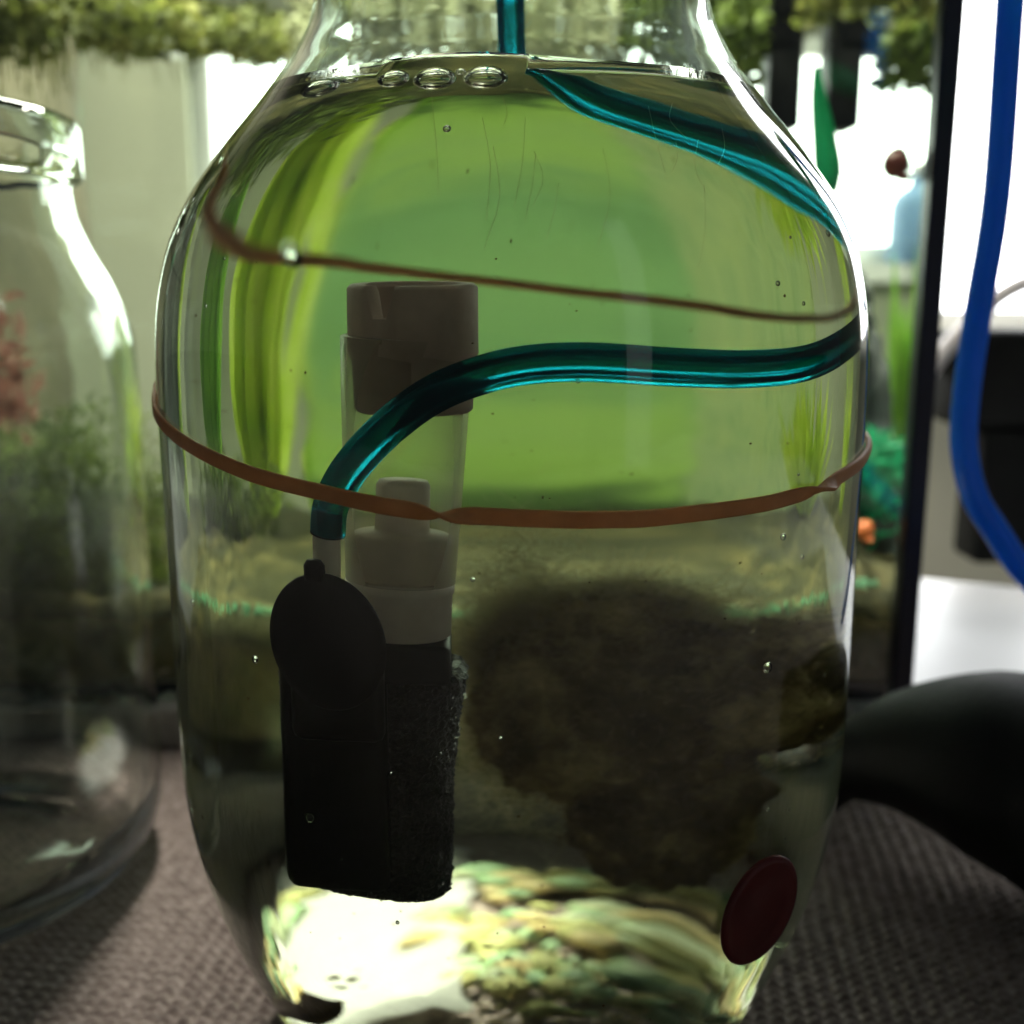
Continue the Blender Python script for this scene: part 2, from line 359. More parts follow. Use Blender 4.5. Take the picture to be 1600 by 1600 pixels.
def knit_cloth():
    x0, x1, y0, y1, st = -26, 26, 13, 44, 0.07
    xs = np.concatenate([np.arange(-60, x0, .8), np.arange(x0, x1, st), np.arange(x1, 60, .8)]); ys = np.concatenate([np.arange(-60, y0, .8), np.arange(y0, y1, st)])
    X, Y = np.meshgrid(xs, ys)
    # ribs run away from the camera, slightly slanted; each rib is a column of V stitches
    a = math.radians(13); U = X*math.cos(a)-Y*math.sin(a)*0.6; V = X*math.sin(a)*0.6+Y*math.cos(a)
    pu, pv = 0.45, 0.36
    U = U+0.06*np.sin(V*.5)+.05*np.sin(U*.31)
    fu = (U/pu) % 1-.5
    vv = V/pv+np.abs(fu)*0.9
    fv = (vv % 1)-.5
    h = 0.20*np.cos(fu*PI)**.8*(0.5+0.5*np.cos(fv*2*PI))+0.015*rng.standard_normal(X.shape)
    H = h-0.20+0.10*np.sin(X*.21+1)*np.sin(Y*.17)*((X < -9) | (X > 9))
    # keep clear below the jars and the mat
    H = np.minimum(H, 0.0)
    n, m_ = X.shape
    vs = np.stack([X.ravel(), Y.ravel(), H.ravel()], 1)
    I = np.arange(n*m_).reshape(n, m_)
    fs = np.stack([I[:-1, :-1].ravel(), I[:-1, 1:].ravel(), I[1:, 1:].ravel(), I[1:, :-1].ravel()], 1)
    o = mesh('knitted_cloth', vs, fs, 'knit')
    tag(o, kind='structure')
knit_cloth()

WY = 120
def quadbox(name, x0, x1, y0, y1, z0, z1, m, parent=None, bev=0, loc=None, smooth=False):
    c = ((x0+x1)/2, (y0+y1)/2, (z0+z1)/2)
    v, f = boxm(c, (x1-x0, y1-y0, z1-z0), bev)
    return mesh(name, v, f, m, parent, smooth=smooth)
WX0, WX1, WZ0, WZ1 = -34, 36, 21, 105
VX0, VX1, VZ0 = 38, 95, 14
def wallpart(x0, x1, z0, z1, k=0): return boxm(((x0+x1)/2, WY+4, (z0+z1)/2), (x1-x0, 8-k, z1-z0))
wallv = join(wallpart(-150, WX0, -70, 130), wallpart(WX0, WX1, -70, WZ0, .1), wallpart(WX0, WX1, WZ1, 130, .1), wallpart(WX1, VX0, -70, 130),
             wallpart(VX0, VX1, -70, VZ0, .1), wallpart(VX0, VX1, WZ1, 130, .1), wallpart(VX1, 190, -70, 130))
tag(mesh('wall', *wallv, 'wall', smooth=False), kind='structure')
def child_abs(o, parent):
    """parent while keeping the world place"""
    o.parent = parent; o.matrix_parent_inverse = (Matrix.Translation(parent.location) @ parent.rotation_euler.to_matrix().to_4x4()).inverted(); return o
def window(x0, x1, z0, z1, label, n):
    win = empty('window', ((x0+x1)/2, WY, z0), label, 'window', 'windows in the beige wall')
    for k in range(n):
        xa = x0+2+k*(x1-x0)/n; xb = x0+(k+1)*(x1-x0)/n-2
        child_abs(quadbox('pane', xa, xb, WY+3, WY+3.5, z0+2, z1-2, 'pane_light'), win)
        fr = join(boxm(((xa+xb)/2, WY+3.2, z0+1), (xb-xa+4, 3, 2)), boxm(((xa+xb)/2, WY+3.2, z1-1), (xb-xa+4, 3, 2)),
                  boxm((xa-1, WY+3.2, (z0+z1)/2), (2, 2.9, z1-z0-4)), boxm((xb+1, WY+3.2, (z0+z1)/2), (2, 2.9, z1-z0-4)))
        child_abs(mesh('frame', *fr, 'frame', smooth=False), win)
    child_abs(quadbox('sill', x0-1, x1+.9, WY-4, WY+1.6, z0-2, z0-.1, 'frame'), win)
window(WX0, WX1, WZ0, WZ1, 'wide overexposed window behind the aquarium', 1)
window(VX0, VX1, VZ0, WZ1, 'overexposed window right of the aquarium behind the blue hose', 1)

bt = empty('blue_bottle', (-11.5, 118.2, WZ0-.1), 'pale blue bottle standing on the window sill', 'bottle')
mesh('body', *lathe([(0, 0), (2.6, 0), (2.8, .4), (2.8, 6.0), (2.2, 7.2), (1.0, 8.0), (.9, 9.0), (0, 9.0)], 24), 'bottle_blue', bt)
mesh('cap', *lathe([(0, 9.02), (1.1, 9.02), (1.1, 10.2), (0, 10.3)], 20), 'frame', bt)
# ------------------------------------------------------------------ aquarium
TX0, TX1, TY0, TY1, TZ0, TZ1 = -25.5, 16.0, 42, 66, 1.7, 33.5
WL = 31.0
tag(quadbox('foam_mat', -33, 17.2, 41.2, 68, 0.02, 1.68, 'mat', bev=.15), 'grey foam mat lying under the aquarium', 'mat')
aq = empty('aquarium', ((TX0+TX1)/2, (TY0+TY1)/2, TZ0), 'glass aquarium with black corner trim standing on a grey foam mat', 'aquarium')
g = .4
child_abs(quadbox('front_pane', TX0, TX1, TY0, TY0+g, TZ0, TZ1, 'pane'), aq)
child_abs(quadbox('back_pane', TX0, TX1, TY1-g, TY1, TZ0, TZ1, 'pane'), aq)
child_abs(quadbox('side_pane', TX0, TX0+g, TY0+g+.02, TY1-g-.02, TZ0, TZ1, 'pane'), aq)
child_abs(quadbox('side_pane', TX1-g, TX1, TY0+g+.02, TY1-g-.02, TZ0, TZ1, 'pane'), aq)
child_abs(quadbox('bottom_pane', TX0+g+.02, TX1-g-.02, TY0+g+.02, TY1-g-.02, TZ0, TZ0+.5, 'pane'), aq)
child_abs(quadbox('corner_trim', TX1-.55, TX1+.25, TY0-.25, TY0+.6, TZ0-.02, TZ1+.3, 'trim', bev=.08), aq)
child_abs(quadbox('glass_edge', TX0+.02, TX0+.75, TY1-.9, TY1-.42, TZ0+.1, TZ1-.1, 'green_edge'), aq)
e_ = .06
wat = quadbox('aquarium_water', TX0+g+e_, TX1-g-e_, TY0+g+e_, TY1-g-e_, TZ0+.6, WL, 'tank_water')
tag(wat, 'clear greenish water filling the aquarium', 'water', kind='stuff')

# substrate: a lumpy bed of dark soil
def bed(name, x0, x1, y0, y1, z0, zt, m, amp, st=.5):
    xs = np.arange(x0, x1+1e-6, (x1-x0)/round((x1-x0)/st)); ys = np.arange(y0, y1+1e-6, (y1-y0)/round((y1-y0)/st))
    n, k = len(ys), len(xs); vs = []
    for y in ys:
        for x in xs:
            vs.append((x, y, zt+amp*fbm((x*.35, y*.35, 3))+.35*amp*fbm((x*1.6, y*1.6, 9))))
    b = len(vs); vs += [(x, y, z0) for (x, y, z) in vs]
    fs = []
    for i in range(n-1):
        for j in range(k-1):
            q = (i*k+j, i*k+j+1, (i+1)*k+j+1, (i+1)*k+j); fs.append(q); fs.append(tuple(v+b for v in q[::-1]))
    for i in range(n-1):
        for j in (0, k-1):
            q = (i*k+j, (i+1)*k+j, (i+1)*k+j+b, i*k+j+b); fs.append(q if j == 0 else q[::-1])
    for j in range(k-1):
        for i in (0, n-1):
            q = (i*k+j, i*k+j+b, i*k+j+1+b, i*k+j+1); fs.append(q if i == 0 else q[::-1])
    return mesh(name, vs, fs, m)
so = bed('aquarium_soil', TX0+g+.2, TX1-g-.2, TY0+g+.2, TY1-g-.2, TZ0+.7, 6.0, 'soil', .9)
tag(so, 'dark brown soil bed on the aquarium floor', 'soil', kind='stuff')
sl = bed('detritus_layer', TX0+g+.2, TX1-g-.2, TY0+g+.08, TY0+g+.17, TZ0+.7, 5.0, 'detritus', .3, st=.09)
tag(sl, 'mottled brown detritus between the soil and the front glass', 'detritus', kind='stuff')
# a thin line of pale green grains along the front glass
gr = []
for i in range(900):
    x = rng.uniform(-13.5, TX1-1); r = rng.uniform(.05, .11)
    v, f = ico(1); gr.append((v*r*[1, 1, .7]+[x, TY0+g+.5+rng.uniform(0, .5), 6.25+.25*fbm((x*.4, 0, 2))+rng.uniform(-.18, .18)], f))
tag(mesh('pale_gravel', *join(*gr), 'mint'), 'thin line of pale mint green grains on top of the soil', 'gravel', kind='stuff')

# sheet with algae against the back pane
def sheet(name, x0, x1, z0, z1, y, m, amp=.25, st=1.0, th=.12):
    xs = np.linspace(x0, x1, int((x1-x0)/st)+2); zs = np.linspace(z0, z1, int((z1-z0)/st)+2)
    vs = [(x+.5*fbm((z*.25, 2.5, x*.1)), y+amp*fbm((x*.2, z*.2, 5))+dy, z) for dy in (0, th) for z in zs for x in xs]
    k = len(xs); n = len(zs); b = n*k; fs = []
    for i in range(n-1):
        for j in range(k-1):
            q = (i*k+j, i*k+j+1, (i+1)*k+j+1, (i+1)*k+j); fs += [q, tuple(a+b for a in q[::-1])]
    for i in range(n-1):
        for j in (0, k-1):
            q = (i*k+j, (i+1)*k+j, (i+1)*k+j+b, i*k+j+b); fs.append(q if j == 0 else q[::-1])
    for j in range(k-1):
        for i in (0, n-1):
            q = (i*k+j, i*k+j+b, i*k+j+1+b, i*k+j+1); fs.append(q if i == 0 else q[::-1])
    return mesh(name, vs, fs, m)
tag(sheet('background_sheet', -9.5, 2.0, 5, 22.5, TY1-1.2, 'backing', st=.5), 'green algae covered sheet against the back of the aquarium', 'sheet')
ev = smoothp([(11.75, 44.6, 26.6), (11.95, 44.7, 25.4), (12.25, 44.6, 23.8), (12.55, 44.5, 21.9)], 5)
ew = np.interp(np.linspace(0, 1, len(ev)), [0, .5, .85, 1], [.15, .45, .6, .3])
vs_ = []; fs_ = []
for p_, w_ in zip(ev, ew):
    for dy in (-.06, .06):
        for sg in (-1, 1): vs_.append((p_[0]+sg*w_, p_[1]+dy+.15*sg, p_[2]))
for i in range(len(ev)-1):
    b_ = i*4; c_ = b_+4
    fs_ += [(b_, b_+1, c_+1, c_), (b_+3, b_+2, c_+2, c_+3), (b_+2, b_, c_, c_+2), (b_+1, b_+3, c_+3, c_+1)]
fs_ += [(2, 3, 1, 0), (len(vs_)-4, len(vs_)-3, len(vs_)-1, len(vs_)-2)]
tag(mesh('emerald_leaf', vs_, fs_, 'leaf_emerald'), 'narrow emerald green leaf hanging in front of the black filter', 'leaf')

# plants: every plant is a thing with its own blades
def blade(base, tip, wid, curl, seed):
    r = random.Random(seed); b = np.array(base, float); t = np.array(tip, float)
    side = np.cross(t-b, [0, 1, 0.01]); side /= (np.linalg.norm(side)+1e-6)
    an = r.uniform(-.9, .9); side = side*math.cos(an)+np.array([0, 1, 0])*math.sin(an)
    off = np.array([r.uniform(-1, 1), r.uniform(-1, 1), 0])*curl
    n = 9; vs, fs = [], []
    for i in range(n):
        s = i/(n-1); p = b+(t-b)*s+off*math.sin(s*PI)*.5+off*s*s
        ww = wid*(.55+.9*math.sin(min(1, s*1.1+.15)*PI)**.6*.5)*(1-s**5)
        vs += [p-side*ww, p+side*ww]
    for i in range(n-1): fs.append((2*i, 2*i+1, 2*i+3, 2*i+2))
    return vs, fs
def grass_plant(name, x, y, z, h, n, spread, m, label, cat='plant', group=None, wid=.32, seed=0):
    r = random.Random(seed)
    t = empty(name, (x, y, z), label, cat, group)
    for k in range(n):
        a = r.uniform(0, 2*PI); d = r.uniform(0, spread)
        hh = h*r.uniform(.65, 1.05)
        tip = (d*math.cos(a), d*math.sin(a)*.6, hh)
        v, f = blade((d*.15*math.cos(a), d*.15*math.sin(a), 0), tip, wid*r.uniform(.7, 1.2), spread*.35, seed*100+k)
        mesh('leaf', v, f, m, t)
    return t
def bushy(name, c, rad, n, m, label, cat='plant', leaf=.35, seed=0, stems=6, kind=None, group=None, thin_=.35):
    """many small leaves through a volume plus stems"""
    r = np.random.default_rng(seed+50)
    t = empty(name, (c[0], c[1], c[2]-rad[2]), label, cat, group)
    vs = np.zeros((n*4, 3)); fs = np.arange(n*4).reshape(n, 4)
    d = r.standard_normal((n, 3)); d /= np.linalg.norm(d, axis=1)[:, None]
    rr = r.uniform(0, 1, n)**.45
    mod = np.array([1+.45*fbm(tuple(q*1.6+seed)) for q in d])
    p = d*rr[:, None]*mod[:, None]*np.array(rad)+[0, 0, rad[2]]
    u = r.standard_normal((n, 3)); u /= np.linalg.norm(u, axis=1)[:, None]
    v = np.cross(u, r.standard_normal((n, 3))); v /= np.linalg.norm(v, axis=1)[:, None]
    L = (leaf*r.uniform(.5, 1.3, n))[:, None]
    vs[0::4] = p-u*L; vs[1::4] = p+v*L*thin_; vs[2::4] = p+u*L; vs[3::4] = p-v*L*thin_
    o = mesh('foliage', vs, fs, m, t, smooth=False); o['kind'] = 'stuff'
    parts = []
    for k in range(stems):
        a = r.uniform(0, 2*PI); e = np.array([rad[0]*.6*math.cos(a), rad[1]*.6*math.sin(a), rad[2]*r.uniform(1.0, 1.7)])
        parts.append(tube(smoothp([(0, 0, 0), e*.5+r.standard_normal(3)*.2, e], 4), .07, 6))
    mesh('stem', *join(*parts), m, t)
    return t

bushy('moss_clump', (-19.0, 44.6, 7.6), (5.4, 1.6, 5.6), 17000, 'leaf_dark', 'dark green moss clump at the lower left behind the spare jar', 'moss', leaf=.30, seed=1, thin_=.22)
bushy('rotala_bush', (-23.0, 50.0, 13.5), (1.7, 1.7, 5.0), 420, 'leaf_red', 'dull pink stem plant at the far left of the aquarium', leaf=.5, seed=2)
G = 'bright aquarium grasses'
grass_plant('grass_plant', 13.2, 58, 6.2, 11, 16, 1.6, 'leaf_bright', 'bright yellow green grass plant at the right end of the aquarium', seed=3, group=G)
grass_plant('grass_plant', -13.5, 56, 6.2, 8, 14, 2.6, 'leaf_bright', 'yellow green grass plant in the aquarium beside the spare jar', seed=4, group=G)
grass_plant('grass_plant', 3.7, 62, 6.2, 14, 56, 2.2, 'leaf_bright', 'tall bright grass plant bent into streaks in the left of the large jar', seed=5, group=G, wid=.4)
bushy('dark_bush', (5.5, 57.0, 7.6), (4.0, 1.6, 2.6), 1500, 'leaf_dark', 'low dark green bush in front of the tall bright grass', leaf=.35, seed=11)
grass_plant('grass_plant', 8.2, 62, 6.2, 14, 34, 2.2, 'leaf_mid', 'mid green grass plant bent into streaks at the left edge of the large jar', seed=8)
grass_plant('grass_plant', -8.0, 61, 6.2, 6.5, 60, 3.6, 'leaf_bright', 'low yellow green grass plant seen in the right of the large jar', seed=6, group=G)
bushy('emerald_bush', (14.0, 50.0, 9.5), (1.6, 2.5, 2.6), 900, 'leaf_emerald', 'emerald green bush low at the right end of the aquarium', leaf=.4, seed=7)

side_film = sheet('reflection_cover', 0, 22, 5, 31, 0, 'film', amp=.1, st=1.5, th=.08)  # added film that hides the mirrored window at the left pane
side_film.rotation_euler = (0, 0, PI/2); side_film.location = Vector((TX0+1.0, TY0+1.2, 0))*S
tag(side_film, 'added beige film covering the window reflection in the left pane of the aquarium', 'film')
# dark stones at the right end
def stone(name, c, rad, m, label, seed, group=None, parent=None):
    v, f = blob((0, 0, 0), rad, 4, .55, 1.7, seed)
    return tag(mesh(name, v, f, m, parent, loc=c), label, 'stone', group)
stone('stone', (13.9, 55, 11.5), (1.8, 2.4, 5.4), 'stone_dark', 'tallest dark stone in the pile at the right end of the aquarium', 1, 'dark stones')
stone('stone', (12.6, 51, 8.0), (2.2, 2.2, 3.0), 'stone_dark', 'dark stone lowest in the pile at the right end of the aquarium', 2, 'dark stones')
stone('stone', (14.6, 53.4, 16.6), (.8, 1.6, 1.9), 'stone_dark', 'small dark stone on top of the pile at the right', 3, 'dark stones')
# pale stones at the front glass
for k, (x, y, r, z) in enumerate([(-21.5, 43.8, 1.5, 3.3), (-18.8, 43.7, 1.2, 3.0), (-16.2, 43.6, 1.0, 2.9), (-14.3, 43.5, .7, 2.7)]):
    stone('pale_stone', (x, y, z), (r*1.2, .9, r*.8), 'stone_pale', ['largest pale stone at the front glass low on the left', 'second pale stone from the left at the front glass', 'third pale stone from the left at the front glass', 'smallest pale stone at the front glass beside the large jar'][k], 10+k, 'pale stones at the front glass')
sn = empty('snail', (14.75, 43.6, 22.9), 'dark red brown snail on the right glass of the aquarium', 'snail')
v, f = blob((0, 0, 0), (.5, .5, .58), 3, .12, 1, 1); mesh('shell', v, f, 'snail', sn)
v, f = blob((.3, -.1, -.52), (.3, .4, .16), 2, .1, 1, 2); mesh('foot', v, f, 'snail', sn)
so_ = empty('snail', (14.6, 44, 8.4), 'tiny orange snail low at the right end of the aquarium', 'snail')
v, f = blob((0, 0, 0), (.38, .38, .42), 2, .08, 1, 3); mesh('shell', v, f, 'orange', so_)
v, f = blob((.15, -.2, -.38), (.2, .32, .12), 2, .1, 1, 4); mesh('foot', v, f, 'orange', so_)

# hang-in filter of the aquarium (black)
ft = empty('internal_filter', (14.0, 60, 26.5), 'black internal filter hanging in the upper right of the aquarium', 'filter')
mesh('body', *boxm((0, 0, 3), (1.7, 2.4, 6.4), .25), 'black_plastic', ft)
ph_ = mesh('pump_head', *boxm((-1.9, 0, 4.7), (5.0, 2.8, 2.2), .4), 'black_plastic', ft)
mesh('nozzle', *tube([(-3.6, -1, 4.6), (-3.6, -3, 4.6)], .5, 14), 'black_plastic', ph_)

# floating plants: rosettes with roots
def floater(x, y, rx, ry, n, label, seed, roots=60, rl=2.0, m='leaf_float', thick=.9):
    r = np.random.default_rng(seed+900)
    t = empty('floating_plant', (x, y, WL), label, 'floating plant', 'floating plants on the aquarium water')
    p = np.zeros((n, 3)); a = r.uniform(0, 2*PI, n); d = r.uniform(0, 1, n)**.5
    p[:, 0] = rx*d*np.cos(a); p[:, 1] = ry*d*np.sin(a); p[:, 2] = r.uniform(-thick, .25, n)
    u = r.standard_normal((n, 3)); u[:, 2] *= .5; u /= np.linalg.norm(u, axis=1)[:, None]
    v = np.cross(u, r.standard_normal((n, 3))); v /= np.linalg.norm(v, axis=1)[:, None]
    L = r.uniform(.2, .5, n)[:, None]
    vs = np.zeros((n*4, 3)); vs[0::4] = p-u*L; vs[1::4] = p+v*L*.7; vs[2::4] = p+u*L; vs[3::4] = p-v*L*.7
    o = mesh('leaves', vs, np.arange(n*4).reshape(n, 4), m, t, smooth=False); o['kind'] = 'stuff'
    R, Fc = [], []
    for k in range(roots):
        q = p[r.integers(n)].copy(); b = len(R); l = rl*r.uniform(.4, 1.2); dx = r.uniform(-.5, .5, 2)
        for i in range(5):
            s = i/4; w_ = .05*(1-s*.7)
            c = q+np.array([dx[0]*s*s, dx[1]*s*s, -l*s]); R += [c-[w_, 0, 0], c+[w_, 0, 0]]
        for i in range(4): Fc.append((b+2*i, b+2*i+1, b+2*i+3, b+2*i+2))
    o = mesh('roots', R, Fc, m, t); o['kind'] = 'stuff'
floater(-22.5, 50, 3.0, 3.5, 900, 'thick olive floating plant at the far upper left with long roots', 1, 160, 3.2, thick=2.6)
floater(-18.0, 55, 3.2, 4, 700, 'olive floating plant left of the green glass edge', 2, 90, 1.6, thick=1.6)
floater(-13.8, 60, 2.6, 4, 420, 'thin floating plant above the beige wall view', 3, 50, 1.0, thick=.9)
floater(-8.0, 59, 3.4, 4, 1000, 'sparse floating plant left of the jar neck', 4, 30, .8, 'leaf_grey', thick=2.7)
floater(1.0, 60, 6.5, 4.5, 2600, 'added floating plant mat covering the window seen through the jar neck', 5, 120, 1.2, 'leaf_grey', thick=3.7)  # added to grey down the bright window behind the neck
floater(9.6, 58, 3.0, 4, 1200, 'dark floating plant right of the jar neck', 6, 60, 1.0, 'leaf_dark', thick=2.6)
floater(14.0, 50, 1.6, 4, 300, 'floating plant at the right corner of the aquarium', 7, 40, 1.0, thick=1.0)

# ------------------------------------------------------------------ things right of the aquarium
bh = smoothp([(15.3, 36, 29.5), (15.2, 35.6, 26), (15.1, 35.2, 21), (14.75, 35, 17.5), (14.6, 35, 15.0), (14.65, 35, 13.2), (15.1, 35, 11.6), (15.9, 35, 10.4), (17.2, 35.2, 8.8), (20, 36, 6.5), (24, 38, 4.5)], 6)
tag(mesh('blue_hose', *tube(bh, .43, 18), 'blue_hose'), 'blue rubber air hose hanging down at the right edge', 'hose')
wc = smoothp([(23, 66, 9.0), (25.5, 68, 12.5), (28.5, 70, 15.5), (33, 72, 18.5), (40, 74, 19.5)], 6)
tag(mesh('white_cable', *tube(wc, .55, 12), 'white_cable'), 'white cable running up behind the blue hose', 'cable')
ad = empty('power_adapter', (31.5, 74, 0), 'black plastic box standing behind the blue hose', 'box')
mesh('body', *boxm((2.5, 0, 12.4), (9.5, 5, 6.5), .8), 'black_case', ad)
mesh('plug', *boxm((-3.2, 0, 14.2), (2.6, 3.2, 2.6), .4), 'black_case', ad)
mesh('foot', *boxm((2.5, 0, 4.5), (5, 4, 9.4), .4), 'black_case', ad)
tag(mesh('teal_strip', *tube(smoothp([(13.6, 33, 27.8), (15.2, 33.5, 27.0), (18, 34, 26.2), (23, 35, 26)], 6), .5, 12), 'leaf_emerald'), 'teal green hose crossing the top right corner', 'hose')
# black rounded housing in the lower right: an arched body on two ends
bp = smoothp([(10.4, 34.6, .8), (11.2, 34.2, 2.3), (12.6, 33.2, 3.3), (14.4, 31.6, 3.8), (16.4, 29.6, 3.7), (18.2, 27.2, 3.2), (19.6, 24.5, 2.6), (20.5, 21, 2.0)], 8)
n_ = len(bp); rad = [float(np.interp(i/(n_-1), [0, .1, .25, .45, .65, 1], [.6, .95, 1.7, 2.9, 3.5, 3.6])) for i in range(n_)]
v, f = tube(bp, rad, 32)
v = [(x, y, max(z, .02)) for x, y, z in v]
tag(mesh('black_housing', v, f, 'black_case'), 'large rounded black housing in the lower right corner', 'housing')

# ------------------------------------------------------------------ the large jar
JX, JY = 0.0, 24.7
OUT = smoothp([(0, .55), (1.6, .45), (3.0, .18), (3.9, .02), (4.5, .06), (5.05, .50), (5.6, 1.3), (6.2, 2.5), (6.72, 3.7), (7.15, 4.9), (7.48, 6.3), (7.63, 7.8), (7.66, 10), (7.66, 13), (7.67, 15.8), (7.62, 17.2), (7.48, 18.2), (7.24, 19.1), (6.82, 19.95), (6.12, 20.9), (5.45, 21.7), (4.86, 22.45), (4.52, 22.95), (4.26, 23.45), (4.14, 23.95), (4.12, 24.6)], 5)
RIM = [(4.12, 24.62), (4.30, 24.75), (4.36, 25.0), (4.30, 25.25), (4.16, 25.4), (4.16, 26.6), (4.30, 26.75), (4.32, 27.0), (4.15, 27.2), (3.98, 27.15), (3.84, 26.9)]
WLJ = 21.8
TH = .27
IN = smoothp([(3.84, 26.7), (3.84, 24.8), (3.86, 24.0), (3.97, 23.4), (4.22, 22.85), (4.55, 22.32), (5.15, 21.55), (5.84, 20.75), (6.55, 19.8), (6.95, 19.0), (7.19, 18.1), (7.33, 17.15), (7.38, 15.8), (7.38, 13), (7.38, 10), (7.34, 7.8), (7.19, 6.3), (6.86, 4.95), (6.42, 3.8), (5.9, 2.7), (5.3, 1.75), (4.6, 1.12), (3.8, .85), (2.6, .92), (1.3, 1.05), (0, 1.12)], 5)
def inner_r(z):
    for (r0, z0), (r1, z1) in zip(IN, IN[1:]):
        if z1 <= z <= z0 and z0 != z1: return r0+(r1-r0)*(z-z0)/(z1-z0)
    return 4.5
def outer_r(z):
    for (r0, z0), (r1, z1) in zip(OUT[12:], OUT[13:]):
        if z0 <= z <= z1: return r0+(r1-r0)*(z-z0)/(z1-z0)
    return 7.66
# waterline height all round: a raised, wavy meniscus over the bubbles at the front left
SEG = 160
def wl(a):
    d = math.degrees(a) % 360
    m = .10+.02*math.sin(3*a)+.02*math.sin(7*a+1)
    m += .10*math.exp(-((d-256)/19)**2)+.04*math.exp(-((d-212)/16)**2)
    return WLJ+m*.9
up = [p for p in IN if p[1] > WLJ+.5]
vs, fs = lathe(OUT+RIM+up, SEG)
b = len(vs)-SEG; ring0 = len(vs)
rows = [[b+k for k in range(SEG)]]
for k in range(SEG):
    a = 2*PI*k/SEG; z = wl(a); r = inner_r(z); vs.append((r*math.cos(a), r*math.sin(a), z))
rows.append([ring0+k for k in range(SEG)])
for k in range(SEG): fs.append((rows[0][k], rows[0][(k+1) % SEG], rows[1][(k+1) % SEG], rows[1][k]))
fs = [f[::-1] if False else f for f in fs]
jar = mesh('glass_jar', vs, fs, 'jar_glass', loc=(JX, JY, 0.0))
tag(jar, 'large clear glass jar full of water holding the sponge filter', 'jar')

# water: side is the contact with the glass, top the free surface with its meniscus
vs, fs, idx = [], [], []
low = [p for p in IN if p[1] < WLJ-.15]
prev = None
for k in range(SEG):
    a = 2*PI*k/SEG; z = wl(a); r = inner_r(z); vs.append((r*math.cos(a), r*math.sin(a), z))
prev = list(range(SEG)); top0 = prev
for (r, z) in low:
    if r < 1e-6:
        vs.append((0, 0, z)); c = len(vs)-1
        for k in range(SEG): fs.append((prev[k], prev[(k+1) % SEG], c)[::-1]); idx.append(0)
        break
    cur = list(range(len(vs), len(vs)+SEG))
    for k in range(SEG):
        a = 2*PI*k/SEG; vs.append((r*math.cos(a), r*math.sin(a), z))
    for k in range(SEG):
        fs.append((cur[k], cur[(k+1) % SEG], prev[(k+1) % SEG], prev[k])); idx.append(0)
    prev = cur
prev = top0
R0 = inner_r(WLJ)
for i, (fr, me_) in enumerate([(.985, .62), (.96, .36), (.93, .18), (.88, .06), (.75, .0), (.5, 0), (.25, 0)]):
    cur = list(range(len(vs), len(vs)+SEG))
    for k in range(SEG):
        a = 2*PI*k/SEG; vs.append((R0*fr*math.cos(a), R0*fr*math.sin(a), WLJ+(wl(a)-WLJ)*me_))
    for k in range(SEG): fs.append((prev[k], prev[(k+1) % SEG], cur[(k+1) % SEG], cur[k])); idx.append(1)
    prev = cur
vs.append((0, 0, WLJ)); c = len(vs)-1
for k in range(SEG): fs.append((prev[k], prev[(k+1) % SEG], c)); idx.append(1)
jw = mesh('jar_water', vs, fs, ['water_side', 'water_top'], idx=idx, loc=(JX, JY, 0))
tag(jw, 'water filling the large jar up to its neck', 'water')
# bubbles sit just below the surface against the front glass
for (px, dy, r, sx) in [(-1.98, .60, .25, 1.15), (-1.28, .55, .32, 1.15), (-.44, .50, .32, 1.2), (-3.3, 1.0, .34, 1.2), (-2.75, .75, .13, 1.2), (-.85, .4, .09, 1.0)]:
    z = WLJ-r*.62-.02
    rr = inner_r(z)-r*sx-.06
    x = px; y = -math.sqrt(max(.1, rr*rr-x*x))
    v, f = ico(3); v = v*np.array([r*sx, r*sx, r*.72])
    mesh('bubble', v, f, 'bubble', jw, loc=(x, y, z-.12))

# rubber band
th = [-180, -160, -150, -140, -125, -114, -106, -99, -93, -82, -74, -65, -55, -45, -35, -21, 0, 30, 60, 80, 95, 112, 125, 150, 180]
zz = [16.35, 15.75, 15.56, 15.34, 15.01, 14.84, 14.69, 14.60, 14.57, 14.50, 14.47, 14.50, 14.52, 14.60, 14.74, 14.85, 15.15, 16.1, 17.0, 17.35, 17.6, 17.9, 17.9, 17.3, 16.35]
nb = 420; vs, fs = [], []
for i in range(nb):
    a = -180+360*i/nb; z = float(np.interp(a, th, zz)); r = outer_r(z)
    t = math.radians(a); n = np.array([math.cos(t), math.sin(t), 0]); up_ = np.array([0, 0, 1.0])
    tw = 0.0                                # the band is twisted in two places
    for c0, wdt, amt in ((-98, 5, PI), (-44, 7, PI), (-14, 10, -.9), (40, 8, PI)):
        s = min(1, max(0, (a-c0+wdt)/(2*wdt))); tw += amt*(s*s*(3-2*s))
    e1 = up_*math.cos(tw)+n*math.sin(tw); e2 = n*math.cos(tw)-up_*math.sin(tw)
    hw, ht = .125+.02*max(0, -math.sin(t)), .045
    lift = .05+abs(math.sin(tw))*.10
    if a < -168 or a > 176: lift += .02
    c = n*(r+lift); c[2] = z
    ring = [c+e1*hw*math.copysign(abs(math.cos(q))**.5, math.cos(q))+e2*ht*math.copysign(abs(math.sin(q))**.5, math.sin(q)) for q in np.linspace(0, 2*PI, 12, endpoint=False)]
    vs += ring
for i in range(nb):
    for k in range(12):
        fs.append((i*12+k, i*12+(k+1) % 12, ((i+1) % nb)*12+(k+1) % 12, ((i+1) % nb)*12+k))
# 3 half turns + the partial one: close the seam by matching ring phase
tag(mesh('rubber_band', vs, fs, 'rubber', loc=(JX, JY, 0)), 'tan rubber band stretched around the large jar', 'rubber band')

